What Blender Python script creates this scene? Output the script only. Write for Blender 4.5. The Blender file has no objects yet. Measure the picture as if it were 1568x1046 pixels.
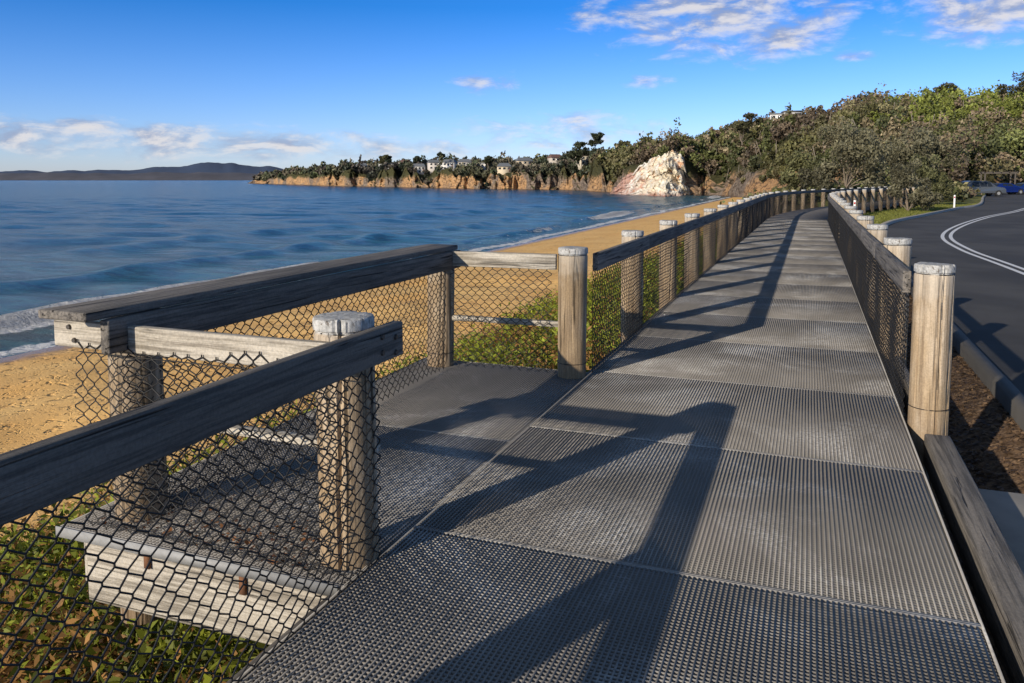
import bpy, math, random, bmesh
import numpy as np
from mathutils import Vector, noise, Matrix
random.seed(7); rng=np.random.default_rng(7)
scene=bpy.context.scene
A=math.radians(20.78); CA,SA=math.cos(A),math.sin(A)
def at(b,d):            # tangent of bearing from the lookout, distance -> world x,y
    X=b*d; return X*CA-d*SA, X*SA+d*CA

# ------------------------------------------------------------ helpers
def link(o,parent=None):
    scene.collection.objects.link(o)
    if parent: o.parent=parent
    return o
def empty(name,loc=(0,0,0)):
    e=bpy.data.objects.new(name,None); e.empty_display_size=.2; e.location=loc
    return link(e)
def mesh_np(name,verts,faces,mat=None,parent=None,smooth=False,cols=None,attrs=None):
    verts=np.asarray(verts,dtype=np.float32); faces=np.asarray(faces,dtype=np.int32)
    k=faces.shape[1]; me=bpy.data.meshes.new(name)
    me.vertices.add(len(verts)); me.vertices.foreach_set('co',verts.ravel())
    me.loops.add(faces.size); me.loops.foreach_set('vertex_index',faces.ravel())
    me.polygons.add(len(faces)); me.polygons.foreach_set('loop_start',np.arange(0,faces.size,k,dtype=np.int32))
    me.polygons.foreach_set('loop_total',np.full(len(faces),k,dtype=np.int32))
    me.update(calc_edges=True)
    if smooth: me.polygons.foreach_set('use_smooth',np.ones(len(faces),dtype=bool))
    if cols is not None:
        a=me.color_attributes.new('Col','FLOAT_COLOR','POINT')
        c=np.ones((len(verts),4),dtype=np.float32); c[:,:3]=cols; a.data.foreach_set('color',c.ravel())
    if attrs:
        for n,v in attrs.items():
            a=me.attributes.new(n,'FLOAT','POINT'); a.data.foreach_set('value',np.asarray(v,dtype=np.float32))
    me.validate()
    o=bpy.data.objects.new(name,me)
    if mat: me.materials.append(mat)
    return link(o,parent)
def boxes(name,B,mat,parent=None,bevel=0):
    B=np.asarray(B,dtype=np.float32); n=len(B)
    V=np.zeros((n,8,3),np.float32)
    for i in range(8):
        V[:,i,0]=B[:,0+(i&1)]; V[:,i,1]=B[:,2+((i>>1)&1)]; V[:,i,2]=B[:,4+((i>>2)&1)]
    F=np.array([[0,2,3,1],[4,5,7,6],[0,1,5,4],[2,6,7,3],[0,4,6,2],[1,3,7,5]])
    F=(F[None]+np.arange(n)[:,None,None]*8).reshape(-1,4)
    o=mesh_np(name,V.reshape(-1,3),F,mat,parent)
    if bevel:
        m=o.modifiers.new('b','BEVEL'); m.width=bevel; m.segments=2
    return o
def timber(name,p0,p1,w,h,mat,parent,bevel=.006,sub=True):
    """plank from p0 to p1 (centre of top edge line), width w, height h; local X along grain"""
    p0=Vector(p0);p1=Vector(p1); d=p1-p0; L=d.length
    n=max(2,int(L/.25)); V=[];F=[]
    off=random.uniform(0,50)
    for i in range(n+1):
        x=L*i/n
        jy=noise.noise(Vector((x*.9+off,1,0)))*.004; jz=noise.noise(Vector((x*.9+off,7,0)))*.004
        for (yy,zz) in ((-w/2,-h),(w/2,-h),(w/2,0),(-w/2,0)): V.append((x,yy+jy,zz+jz))
    for i in range(n):
        a=i*4
        for k in range(4):
            k2=(k+1)%4; F.append((a+k,a+4+k,a+4+k2,a+k2))
    F.append((0,1,2,3)); e=n*4; F.append((e+3,e+2,e+1,e))
    o=mesh_np(name,V,F,mat,parent)
    bm=bmesh.new(); bm.from_mesh(o.data); bmesh.ops.recalc_face_normals(bm,faces=bm.faces); bm.to_mesh(o.data); bm.free()
    m=o.modifiers.new('b','BEVEL'); m.width=bevel; m.segments=2; m.limit_method='ANGLE'; m.angle_limit=.8
    q=d.to_track_quat('X','Z'); o.rotation_mode='QUATERNION'; o.rotation_quaternion=q
    o.location=p0
    return o
def crom(pts,n=12):
    P=[Vector(p) for p in pts]; P=[P[0]*2-P[1]]+P+[P[-1]*2-P[-2]]; out=[]
    for i in range(1,len(P)-2):
        for k in range(n):
            t=k/n; a,b,c,d=P[i-1:i+3]
            out.append(.5*((2*b)+(c-a)*t+(2*a-5*b+4*c-d)*t*t+(-a+3*b-3*c+d)*t**3))
    out.append(P[-2]); return out

# ------------------------------------------------------------ materials
class NT:
    def __init__(s,m): s.t=m.node_tree; s.n=s.t.nodes; s.l=s.t.links
    def new(s,t,**k):
        x=s.n.new(t)
        for a,b in k.items(): setattr(x,a,b)
        return x
    def set(s,inp,v):
        if isinstance(v,bpy.types.NodeSocket): s.l.new(v,inp)
        else: inp.default_value=v
    def math(s,op,a,b=0,c=None,clamp=False):
        x=s.new('ShaderNodeMath',operation=op); x.use_clamp=clamp
        s.set(x.inputs[0],a); s.set(x.inputs[1],b)
        if c is not None: s.set(x.inputs[2],c)
        return x.outputs[0]
    def mapr(s,v,a,b,c=0,d=1,smooth=True):
        x=s.new('ShaderNodeMapRange'); x.interpolation_type='SMOOTHSTEP' if smooth else 'LINEAR'
        s.set(x.inputs[0],v)
        for i,q in enumerate((a,b,c,d)): s.set(x.inputs[i+1],q)
        return x.outputs[0]
    def noise(s,vec,scale,detail=4,rough=.6,dist=0):
        x=s.new('ShaderNodeTexNoise'); s.l.new(vec,x.inputs['Vector']); x.inputs['Scale'].default_value=scale
        x.inputs['Detail'].default_value=detail; x.inputs['Roughness'].default_value=rough; x.inputs['Distortion'].default_value=dist
        return x.outputs['Fac']
    def mapping(s,vec,scale=(1,1,1),loc=(0,0,0),rot=(0,0,0)):
        x=s.new('ShaderNodeMapping'); s.l.new(vec,x.inputs[0]); x.inputs['Scale'].default_value=scale; x.inputs['Location'].default_value=loc; x.inputs['Rotation'].default_value=rot
        return x.outputs[0]
    def mix(s,f,a,b,mode='MIX'):
        x=s.new('ShaderNodeMix',data_type='RGBA',blend_type=mode)
        s.set(x.inputs[0],f)
        for i,v in ((6,a),(7,b)):
            if isinstance(v,tuple): v=(*v,1) if len(v)==3 else v
            s.set(x.inputs[i],v)
        return x.outputs[2]
    def bump(s,h,strength=.5,dist=.01,normal=None):
        x=s.new('ShaderNodeBump'); s.l.new(h,x.inputs['Height']); x.inputs['Strength'].default_value=strength; x.inputs['Distance'].default_value=dist
        if normal: s.l.new(normal,x.inputs['Normal'])
        return x.outputs[0]
def mat(name,rough=.7,color=None,metal=0):
    m=bpy.data.materials.new(name); m.use_nodes=True; t=NT(m); b=t.n['Principled BSDF']
    b.inputs['Roughness'].default_value=rough; b.inputs['Metallic'].default_value=metal
    if color: b.inputs['Base Color'].default_value=(*color,1)
    return m,t,b
def simple(name,color,rough=.6,metal=0,var=.15,scale=8):
    m,t,b=mat(name,rough,None,metal); g=t.new('ShaderNodeNewGeometry')
    n=t.noise(g.outputs['Position'],scale,4)
    c=t.mix(n,tuple(x*(1-var) for x in color),tuple(min(1,x*(1+var)) for x in color)); t.l.new(c,b.inputs['Base Color'])
    return m
def wood(name,c1,c2,c3,axis='X',grain=1.0,crack=.85):
    m,t,b=mat(name,.85); tc=t.new('ShaderNodeTexCoord'); oi=t.new('ShaderNodeObjectInfo')
    b.inputs['Specular IOR Level'].default_value=.25
    v=t.new('ShaderNodeVectorMath',operation='ADD'); t.l.new(tc.outputs['Object'],v.inputs[0])
    sc=t.new('ShaderNodeVectorMath',operation='SCALE'); sc.inputs[0].default_value=(31,17,23); t.l.new(oi.outputs['Random'],sc.inputs['Scale']); t.l.new(sc.outputs[0],v.inputs[1])
    s=(1.2,30,30) if axis=='X' else (22,22,1.0)
    s2=(.6,3,3) if axis=='X' else (3,3,1.2)
    n1=t.noise(t.mapping(v.outputs[0],s),1.6*grain,8,.7,.3)
    n2=t.noise(t.mapping(v.outputs[0],s2),1.3,4,.6)
    n3=t.noise(t.mapping(v.outputs[0],tuple(q*(1 if q<2 else 1.4) for q in s)),1.1,3,.5,.6)
    n4=t.noise(v.outputs[0],90,3)
    c=t.mix(t.mapr(n2,.35,.68),c1,c2)
    c=t.mix(t.mapr(n1,.42,.62),c,c3)
    c=t.mix(t.mapr(n3,.38,.32,0,crack),c,tuple(x*.12 for x in c1))
    c=t.mix(t.mapr(n4,.3,.7,.0,.25),c,(.02,.02,.02))
    rv=t.math('MULTIPLY_ADD',oi.outputs['Random'],.35,.85)
    cm=t.new('ShaderNodeVectorMath',operation='SCALE'); t.l.new(c,cm.inputs[0]); t.l.new(rv,cm.inputs['Scale'])
    t.l.new(cm.outputs[0],b.inputs['Base Color'])
    h=t.math('ADD',n1,t.mapr(n3,.30,.40,-1.5,0))
    t.l.new(t.bump(h,.8,.007),b.inputs['Normal'])
    return m
M_rail=wood('weathered_rail',(.19,.17,.145),(.27,.24,.205),(.105,.096,.085))
M_pale=wood('pale_rail',(.46,.41,.33),(.58,.53,.44),(.24,.21,.165))
def post_mat():
    m=wood('post_timber',(.40,.29,.17),(.54,.44,.32),(.25,.18,.11),'Z'); t=NT(m); b=t.n['Principled BSDF']
    src=b.inputs['Base Color'].links[0].from_socket
    tc=t.new('ShaderNodeTexCoord'); sp=t.new('ShaderNodeSeparateXYZ'); t.l.new(tc.outputs['Object'],sp.inputs[0])
    at_=t.new('ShaderNodeAttribute'); at_.attribute_name='topd'
    nz=t.noise(tc.outputs['Object'],9,4); nt=t.noise(tc.outputs['Object'],42,4,.7); nc=t.noise(t.mapping(tc.outputs['Object'],(1,4,1),rot=(0,0,.7)),14,5,.7,1.5)
    k=t.mapr(t.math('MULTIPLY_ADD',nz,.03,at_.outputs['Fac']),.082,.068)
    k3=t.mapr(t.math('MULTIPLY_ADD',nz,-.4,at_.outputs['Fac']),.1,-.1,0,.4)
    top=t.mix(t.mapr(nt,.35,.65),(.30,.30,.285),(.55,.545,.52)); top=t.mix(t.mapr(nc,.42,.36,0,.8),top,(.09,.07,.055))
    c=t.mix(k3,src,(.55,.50,.42)); c=t.mix(t.math('MULTIPLY',k,.95),c,top)
    k2=t.mapr(t.math('MULTIPLY_ADD',nz,.4,sp.outputs[2]),.45,.1,0,.35)
    c=t.mix(k2,c,(.12,.07,.035)); t.l.new(c,b.inputs['Base Color']); return m
M_post=post_mat()
M_wire=simple('black_wire',(.012,.011,.010),.6)
M_steel=simple('galvanised_steel',(.30,.30,.29),.7,.1,.3,30)
M_bolt=simple('bolt_steel',(.10,.09,.08),.5,.8)
M_rust=simple('rust',(.16,.07,.03),.9,0,.4,40)
def grate(name,lo,hi):
    m,t,b=mat(name,.9); g=t.new('ShaderNodeNewGeometry'); P=g.outputs['Position']; b.inputs['Specular IOR Level'].default_value=.12
    n=t.noise(P,.9,7,.62,.6); n2=t.noise(P,42,3,.6); n3=t.noise(t.mapping(P,(1.6,.5,1)),1.4,5,.6)
    sp=t.new('ShaderNodeSeparateXYZ'); t.l.new(P,sp.inputs[0])
    c=t.mix(t.mapr(n3,.3,.7),tuple(x*.74 for x in lo),lo)
    k=t.math('MULTIPLY',t.mapr(n,.47,.72),t.mapr(n2,.30,.62))
    k=t.math('MULTIPLY',k,t.mapr(sp.outputs[2],-.006,-.002))
    c=t.mix(t.math('MULTIPLY',k,.85),c,hi); t.l.new(c,b.inputs['Base Color'])
    t.l.new(t.bump(n2,.4,.003),b.inputs['Normal']); return m
M_grate=grate('frp_grating',(.262,.243,.218),(.66,.64,.60))
M_seam=grate('frp_edge',(.34,.32,.29),(.66,.64,.60))
def deckflat():
    m,t,b=mat('frp_grating_sheet',.9); g=t.new('ShaderNodeNewGeometry'); P=g.outputs['Position']; b.inputs['Specular IOR Level'].default_value=.1
    n=t.noise(t.mapping(P,(2,.6,1)),1.6,5); t.l.new(t.mix(n,(.13,.12,.11),(.24,.22,.20)),b.inputs['Base Color']); return m
M_dflat=deckflat()
M_concrete=simple('concrete',(.38,.35,.30),.85,0,.25,6)
M_kerb=simple('kerb_concrete',(.095,.088,.078),.9,0,.35,3)
M_paint=simple('road_paint',(.74,.73,.70),.6,0,.12,20)
def asphalt():
    m,t,b=mat('asphalt',.9); g=t.new('ShaderNodeNewGeometry'); P=g.outputs['Position']; b.inputs['Specular IOR Level'].default_value=.3
    n=t.noise(P,140,3); n2=t.noise(P,.35,5,.6,.5); n3=t.noise(P,1.9,5)
    c=t.mix(t.mapr(n2,.35,.65),(.050,.048,.046),(.085,.081,.076)); c=t.mix(t.mapr(n,.5,.8,0,.5),c,(.15,.15,.145)); c=t.mix(t.mapr(n3,.6,.75,0,.4),c,(.03,.03,.031))
    t.l.new(c,b.inputs['Base Color']); t.l.new(t.bump(n,.5,.006),b.inputs['Normal']); return m
M_asphalt=asphalt()
def foliage(name='foliage',trans=.35):
    m=bpy.data.materials.new(name); m.use_nodes=True; t=NT(m); b=t.n['Principled BSDF']; b.inputs['Roughness'].default_value=.6
    b.inputs['Specular IOR Level'].default_value=.3
    a=t.new('ShaderNodeAttribute'); a.attribute_name='Col'; t.l.new(a.outputs['Color'],b.inputs['Base Color'])
    if trans:
        tr=t.new('ShaderNodeBsdfTranslucent'); t.l.new(a.outputs['Color'],tr.inputs['Color'])
        mx=t.new('ShaderNodeMixShader'); mx.inputs[0].default_value=trans; t.l.new(b.outputs[0],mx.inputs[1]); t.l.new(tr.outputs[0],mx.inputs[2])
        t.l.new(mx.outputs[0],t.n['Material Output'].inputs['Surface'])
    return m
M_leaf=foliage(); M_leafd=foliage('distant_foliage',0)
M_bark=simple('bark',(.20,.16,.12),.9,0,.4,12)

def ground_mat():
    m,t,b=mat('ground_mix',.9); g=t.new('ShaderNodeNewGeometry'); P=g.outputs['Position']; b.inputs['Specular IOR Level'].default_value=.3
    sp=t.new('ShaderNodeSeparateXYZ'); t.l.new(P,sp.inputs[0]); x,y,z=sp.outputs
    big=t.noise(P,.25,5); med=t.noise(P,1.3,5); fine=t.noise(P,14,5,.7)
    sand=t.mix(t.mapr(big,.3,.7),(.80,.45,.14),(.90,.56,.20))
    foot=t.noise(P,2.6,3,.55,.8); foot2=t.noise(P,6.5,3,.5,.4)
    sand=t.mix(t.mapr(foot,.41,.34,0,.6),sand,(.40,.20,.06)); sand=t.mix(t.mapr(foot2,.36,.30,0,.5),sand,(.40,.20,.06))
    wet=t.mapr(t.math('MULTIPLY_ADD',med,1.8,x),-22.2,-24.2)
    sand=t.mix(t.math('MULTIPLY',wet,.8),sand,(.26,.15,.065))
    soil=t.mix(t.mapr(med,.4,.62),(.11,.06,.025),(.10,.10,.02)); soil=t.mix(t.mapr(fine,.45,.75,0,.6),soil,(.26,.16,.06))
    k=t.mapr(t.math('MULTIPLY_ADD',med,3.0,x),-5.3,-4.7)
    c=t.mix(k,sand,soil)
    mul=t.mix(t.mapr(fine,.35,.7),(.07,.042,.025),(.27,.18,.11))
    grass=t.mix(t.mapr(med,.35,.65),(.14,.17,.025),(.26,.22,.06)); grass=t.mix(t.mapr(fine,.4,.8,0,.6),grass,(.08,.11,.02))
    right=t.mix(t.mapr(t.math('MULTIPLY_ADD',med,4,y),24,27),mul,grass)
    c=t.mix(t.mapr(x,.55,.6),c,right)
    t.l.new(c,b.inputs['Base Color'])
    r=t.math('MULTIPLY_ADD',wet,-.65,.9); t.l.new(r,b.inputs['Roughness'])
    h=t.math('ADD',t.math('ADD',t.mapr(foot,.30,.46,0,1),t.mapr(foot2,.28,.42,0,.5)),t.math('MULTIPLY',fine,.25))
    dry=t.math('SUBTRACT',1,wet)
    t.l.new(t.bump(t.math('MULTIPLY',h,dry),.8,.08),b.inputs['Normal']); return m
M_ground=ground_mat()

# ------------------------------------------------------------ ground sheet
def gz(x,y):
    z=np.interp(x,[-300,-60,-26,-12,-8.2,-6.4,-3.6,-1.6,.9,1.5,400],[-14,-7.2,-4.45,-3.35,-2.85,-1.95,-1.15,-.80,-.62,-.34,-.34])
    if x<.6 and x>-20: z+=noise.noise(Vector((x*.35,y*.35,0)))*.22*min(1,(.6-x)/3)
    return z
xs=np.concatenate([np.linspace(-300,-62,8),np.linspace(-60,-28,17),np.linspace(-27,-8,40),np.linspace(-7.8,.5,50),[.56,.9,1.2,1.5,2,4,8,14,25,50,100,200,420]])
ys=np.concatenate([np.linspace(-120,-8,10),np.linspace(-6,40,140),np.linspace(41,335,100)])
V=[(x,y,gz(x,y)) for y in ys for x in xs]; nx=len(xs)
F=[(j*nx+i,j*nx+i+1,(j+1)*nx+i+1,(j+1)*nx+i) for j in range(len(ys)-1) for i in range(nx-1)]
mesh_np('ground',V,F,M_ground,smooth=True)

# ------------------------------------------------------------ sea
def sea_mat():
    m,t,b=mat('sea_water',.14); b.inputs['IOR'].default_value=1.33
    g=t.new('ShaderNodeNewGeometry'); P=g.outputs['Position']; a=t.new('ShaderNodeAttribute'); a.attribute_name='foam'
    sp=t.new('ShaderNodeSeparateXYZ'); t.l.new(P,sp.inputs[0])
    R=(0,0,-.45)
    n1=t.noise(t.mapping(P,(.32,.85,1),rot=R),1,8,.70); n2=t.noise(t.mapping(P,(1,1.8,1),rot=R),1.6,5,.65); n3=t.noise(t.mapping(P,(.012,.03,1),rot=R),1,5,.6)
    n5=t.noise(t.mapping(P,(.055,.17,1),rot=R),1,9,.74)
    deep=t.mix(t.mapr(n3,.35,.65),(.009,.078,.142),(.013,.10,.17))
    shal=t.mapr(sp.outputs[0],-75,-27)
    c=t.mix(t.math('MULTIPLY',shal,.6),deep,(.035,.18,.20))
    c=t.mix(t.mapr(n1,.46,.56,0,.7),c,(.003,.03,.065)); c=t.mix(t.mapr(n5,.48,.58,0,.6),c,(.004,.04,.085))
    fn=t.noise(P,.9,7,.7,1.2)
    f=t.mapr(t.math('ADD',a.outputs['Fac'],fn),.98,1.12)
    c=t.mix(f,c,(.88,.88,.87)); t.l.new(c,b.inputs['Base Color'])
    t.l.new(t.math('MULTIPLY_ADD',f,.6,.16),b.inputs['Roughness'])
    h=t.math('ADD',t.math('MULTIPLY',n1,1.0),t.math('ADD',t.math('MULTIPLY',n2,.35),t.math('MULTIPLY',n5,2.5)))
    t.l.new(t.bump(h,1.0,.85),b.inputs['Normal']); return m
M_sea=sea_mat()
def geo(a,b,n): return list(np.geomspace(a,b,n))
sx=[-q for q in geo(300,14000,16)][::-1]+list(np.linspace(-290,-75,90))+list(np.linspace(-74,-20,110))+[0,200,3000,14000]
sy=[-14000,-3000,-500,-120]+list(np.linspace(-60,200,200))+list(np.linspace(205,420,60))+geo(450,14000,14)
V=[];foam=[]
for y in sy:
    for x in sx:
        z=0;f=0
        if -300<x<-20 and -60<=y<420:
            fade=min(1,(x+300)/150)*min(1,(420-y)/150)
            z=fade*(.26*noise.noise(Vector((x*.04,y*.11,0)))+.26*noise.noise(Vector((x*.12+y*.05,y*.24,4))))
            sh=max(0,min(1,(-27-x)/6)); z*=sh
            wob=2.2*noise.noise(Vector((y*.05,0,3)))
            r=x+31+wob; am=max(0,.55+.9*noise.noise(Vector((y*.035,5,0))))
            if y<45: am=max(am,.9)
            ridge=math.exp(-(r/1.3)**2 if r<0 else -(r/.6)**2); z+=.55*am*ridge
            f=max(f,am*.9*math.exp(-((r-.6)/1.6)**2))
            r2=x+58+2*wob; am2=max(0,.3+noise.noise(Vector((y*.02,9,0)))); z+=.6*am2*math.exp(-(r2/2.4)**2)
            r3=x+42+wob; z+=.3*math.exp(-(r3/1.6)**2)
            e=x+26.3+1.1*noise.noise(Vector((y*.12,0,9))); f=max(f,.68*math.exp(-(e/1.1)**2))
            if x>-30.5: f=max(f,.40)
        V.append((x,y,-4.4+z)); foam.append(f)
nx=len(sx); F=[(j*nx+i,j*nx+i+1,(j+1)*nx+i+1,(j+1)*nx+i) for j in range(len(sy)-1) for i in range(nx-1)]
mesh_np('sea',V,F,M_sea,smooth=True,attrs={'foam':foam})

# ------------------------------------------------------------ boardwalk
XL,XR=-1.67,.62
board=empty('boardwalk')
def grating(name,x0,x1,y0,y1,step,pitch=.02,w=.0066):
    B=[];S=[]
    ps=np.arange(y0,y1,step)
    for p in ps:
        q=min(p+step,y1)-.004
        dz=random.uniform(-.0012,.0006)
        for x in np.arange(x0+.012,x1-.012,pitch): B.append((x,x+w,p+.008,q-.008,-.03,dz))
        for y in np.arange(p+.02,q-.02,pitch): B.append((x0+.006,x1-.006,y,y+w,-.029,dz-.0012))
        for yy in (p,q-.008): S.append((x0,x1,yy,yy+.008,-.032,.0012))
    S.append((x0-.008,x0,y0,y1,-.034,.0015)); S.append((x1,x1+.008,y0,y1,-.034,.0015))
    boxes(name,B,M_grate,board); boxes(name+'_edges',S,M_seam,board)
grating('walkway_grating',XL,XR,-1.67,33.53,1.6)
grating('lookout_grating',-3.2,XL-.012,2.55,6.25,1.85)
M_joist=simple('joist_timber',(.09,.075,.06),.9,0,.4,5)
J=[]
for y in np.arange(-1.67,33.6,1.6): J.append((XL+.02,XR-.02,y-.05,y+.05,-.22,-.036))
for x in (-1.6,-.55,.5): J.append((x-.04,x+.04,-1.6,33.5,-.40,-.223))
for x in (-3.1,-2.4): J.append((x-.04,x+.04,2.66,6.2,-.2,-.036))
boxes('joists',J,M_joist,board,.004)
def pathoff(y):
    if y<32: return 0.,0.
    s=min(y,50)-32; o=s*s/140; sl=s/70
    if y>50: o+=(y-50)*sl
    return o,sl
V=[];F=[];yy=np.linspace(33.54,76,60)
for i,y in enumerate(yy):
    o,sl=pathoff(y)
    for x in (XL,XR): V.append((x+o,y,-.002))
    for x in (XL,XR): V.append((x+o,y,-.2))
for i in range(len(yy)-1):
    a=i*4
    F+= [(a,a+1,a+5,a+4),(a+1,a+3,a+7,a+5),(a+2,a,a+4,a+6)]
mesh_np('walkway_far',V,F,M_dflat,board)
timber('lookout_fascia',(-3.08,2.60,-.045),(-1.72,2.60,-.045),.05,.30,M_pale,board)
timber('sea_fascia',(-3.15,2.64,-.045),(-3.15,6.2,-.045),.05,.26,M_pale,board)
boxes('edge_angle',[(-3.22,-1.70,2.535,2.541,-.045,.003)],M_steel,board)
timber('seaward_bearer',(-1.72,-2,-.04),(-1.72,2.54,-.04),.05,.28,M_rail,board)
timber('seaward_bearer_far',(-1.72,6.3,-.04),(-1.72,33.5,-.04),.05,.28,M_rail,board)
timber('landward_kerb',(.80,-2,-.02),(.80,5.55,-.02),.15,.2,M_rail,board,.012)
timber('landward_bearer',(.80,5.9,-.04),(.80,33.5,-.04),.06,.25,M_rail,board)
boxes('rust_brackets',[(-2.72,-2.69,2.56,2.573,-.12,-.05),(-2.2,-2.17,2.56,2.573,-.14,-.05)],M_rust,board)

# ------------------------------------------------------------ fence parts
def post(parent,x,y,h=1.05,z0=-.5,r=.118,wires=True,seed=None,detail=True,yaw=0):
    seed=random.random()*100 if seed is None else seed
    N=72 if detail else 20
    zs=[z0,-.02,.09,.12,.15]+list(np.linspace(.25,h-.12,7))+[h-.07,h-.06,h-.052,h-.048,h-.012,h-.003,h,h,h]
    rs=[1]*len(zs); rs[-1]=.0;rs[-2]=.6;rs[-3]=.95;rs[-4]=.99;rs[-5]=1.02;rs[-6]=1.02;rs[-7]=.95;rs[-8]=.95
    cracks=[(random.uniform(0,6.28),random.uniform(.02,.06),random.uniform(.006,.016)) for _ in range(9)]
    V=[];F=[];TD=[]
    for z,k in zip(zs,rs):
        for i in range(N):
            a=i/N*2*math.pi; rr=r*k
            rr+=noise.noise(Vector((math.cos(a)*1.2+seed,math.sin(a)*1.2,z*.8)))*.007*k
            if detail:
                for ca,cw,cd in cracks:
                    dd=abs((a-ca-.12*math.sin(z*2+ca)+math.pi)%(2*math.pi)-math.pi)
                    if dd<cw*1.6: rr-=cd*(1-dd/(cw*1.6))*k
            V.append((rr*math.cos(a),rr*math.sin(a),z+(noise.noise(Vector((rr*math.cos(a)*14+seed,rr*math.sin(a)*14,3)))*.006 if z>h-.03 else 0))); TD.append(h-z)
    for j in range(len(zs)-1):
        for i in range(N):
            F.append((j*N+i,j*N+(i+1)%N,(j+1)*N+(i+1)%N,(j+1)*N+i))
    o=mesh_np('post',V,F,M_post,parent,smooth=True,attrs={'topd':TD}); o.location=(x,y,0)
    m=o.modifiers.new('e','EDGE_SPLIT'); m.split_angle=.6
    o.rotation_euler=(random.uniform(-.008,.008),random.uniform(-.008,.008),0)
    if wires:
        for zz in (.115,h-.06):
            V=[];F=[];R=r*1.0+.002 if zz<.5 else r*.965+.002
            for i in range(32):
                a=i/32*2*math.pi
                for k in range(4):
                    b=k*math.pi/2; V.append(((R+.003*math.cos(b))*math.cos(a),(R+.003*math.cos(b))*math.sin(a),zz+.003*math.sin(b)))
            for i in range(32):
                for k in range(4): F.append((i*4+k,((i+1)%32)*4+k,((i+1)%32)*4+(k+1)%4,i*4+(k+1)%4))
            w=mesh_np('wire_tie',V,F,M_wire,parent); w.location=(x,y,0)
    return o
def tube_segs(P0,P1,r):
    P0=np.asarray(P0);P1=np.asarray(P1); d=P1-P0; d/=np.linalg.norm(d,axis=1)[:,None]
    up=np.tile(np.array([0.3,.2,.93]),(len(d),1)); a=np.cross(d,up); a/=np.linalg.norm(a,axis=1)[:,None]; b=np.cross(d,a)
    V=np.zeros((len(d),8,3))
    for k,(s,t) in enumerate(((1,0),(0,1),(-1,0),(0,-1))):
        o=(a*s+b*t)*r; V[:,k]=P0+o-d*r*.5; V[:,4+k]=P1+o+d*r*.5
    F=np.array([[k,(k+1)%4,4+(k+1)%4,4+k] for k in range(4)])
    return V.reshape(-1,3),(F[None]+np.arange(len(d))[:,None,None]*8).reshape(-1,4)
def chainlink(parent,a,b,z0,z1,w=.078,h=.070,r=.0030,wav=.014,curve=None,tw=.14):
    """diamond wire mesh: every wire zig-zags; short twisted overlap at each node"""
    a=np.array(a,float);b=np.array(b,float);L=np.linalg.norm(b-a);u=(b-a)/L;n=np.array([-u[1],u[0]])
    nc=int(L/(w/2)); nr=int((z1-z0)/(h/2)); P0=[];P1=[]
    def node(i,j):
        s=i*w/2; z=z1-j*h/2
        off=noise.noise(Vector((s*1.3+a[0]*3,z*1.5,a[1])))*wav*2*math.sin(math.pi*min(1,max(0,(z-z0)/(z1-z0))))
        ds=noise.noise(Vector((s*2.0,z*2.0,a[1]+5)))*wav*1.5+noise.noise(Vector((s*7.0,z*7.0,a[1]+5)))*.011
        dz=noise.noise(Vector((s*2.2,z*2,a[1]+15)))*wav*1.5+noise.noise(Vector((s*7.2,z*7,a[1]+15)))*.010
        off+=.0025 if (j%2) else -.0025
        p=a+u*(s+ds)+n*off
        x,y=p
        if curve: x+=curve(y)[0]
        return np.array((x,y,z+dz+(.012*random.uniform(-1,1) if j==0 else 0)))
    cache={}
    zv=np.array((0,0,h*tw*.5))
    for k in range(nc-1):
        for j in range(nr):
            p=(k+((j+k)%2),j); q=(k+((j+1+k)%2),j+1)
            for e in (p,q):
                if e not in cache: cache[e]=node(*e)
            if tw: P0.append(cache[p]-zv);P1.append(cache[q]+zv)
            else: P0.append(cache[p]);P1.append(cache[q])
    if tw:
        for e,c in cache.items(): P0.append(c+zv*1.05); P1.append(c-zv*1.05)
    V,F=tube_segs(P0,P1,r)
    return mesh_np('chain_wire_mesh',V,F,M_wire,parent)
def hwire(parent,a,b,r=.0028,seg=.4,curve=None):
    a=Vector(a);b=Vector(b);n=max(1,int((b-a).length/seg)); P=[a.lerp(b,i/n) for i in range(n+1)]
    if curve: P=[Vector((p.x+curve(p.y)[0],p.y,p.z)) for p in P]
    V,F=tube_segs([tuple(p) for p in P[:-1]],[tuple(p) for p in P[1:]],r); mesh_np('strain_wire',V,F,M_wire,parent)
def bolt(parent,loc,axis='x',r=.013):
    bm=bmesh.new(); bmesh.ops.create_cone(bm,cap_ends=True,segments=12,radius1=r,radius2=r*.8,depth=.012)
    me=bpy.data.meshes.new('bolt'); bm.to_mesh(me); bm.free(); me.materials.append(M_bolt)
    o=bpy.data.objects.new('bolt',me); o.location=loc
    o.rotation_euler=(0,math.pi/2,0) if axis=='x' else (math.pi/2,0,0); link(o,parent)

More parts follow.
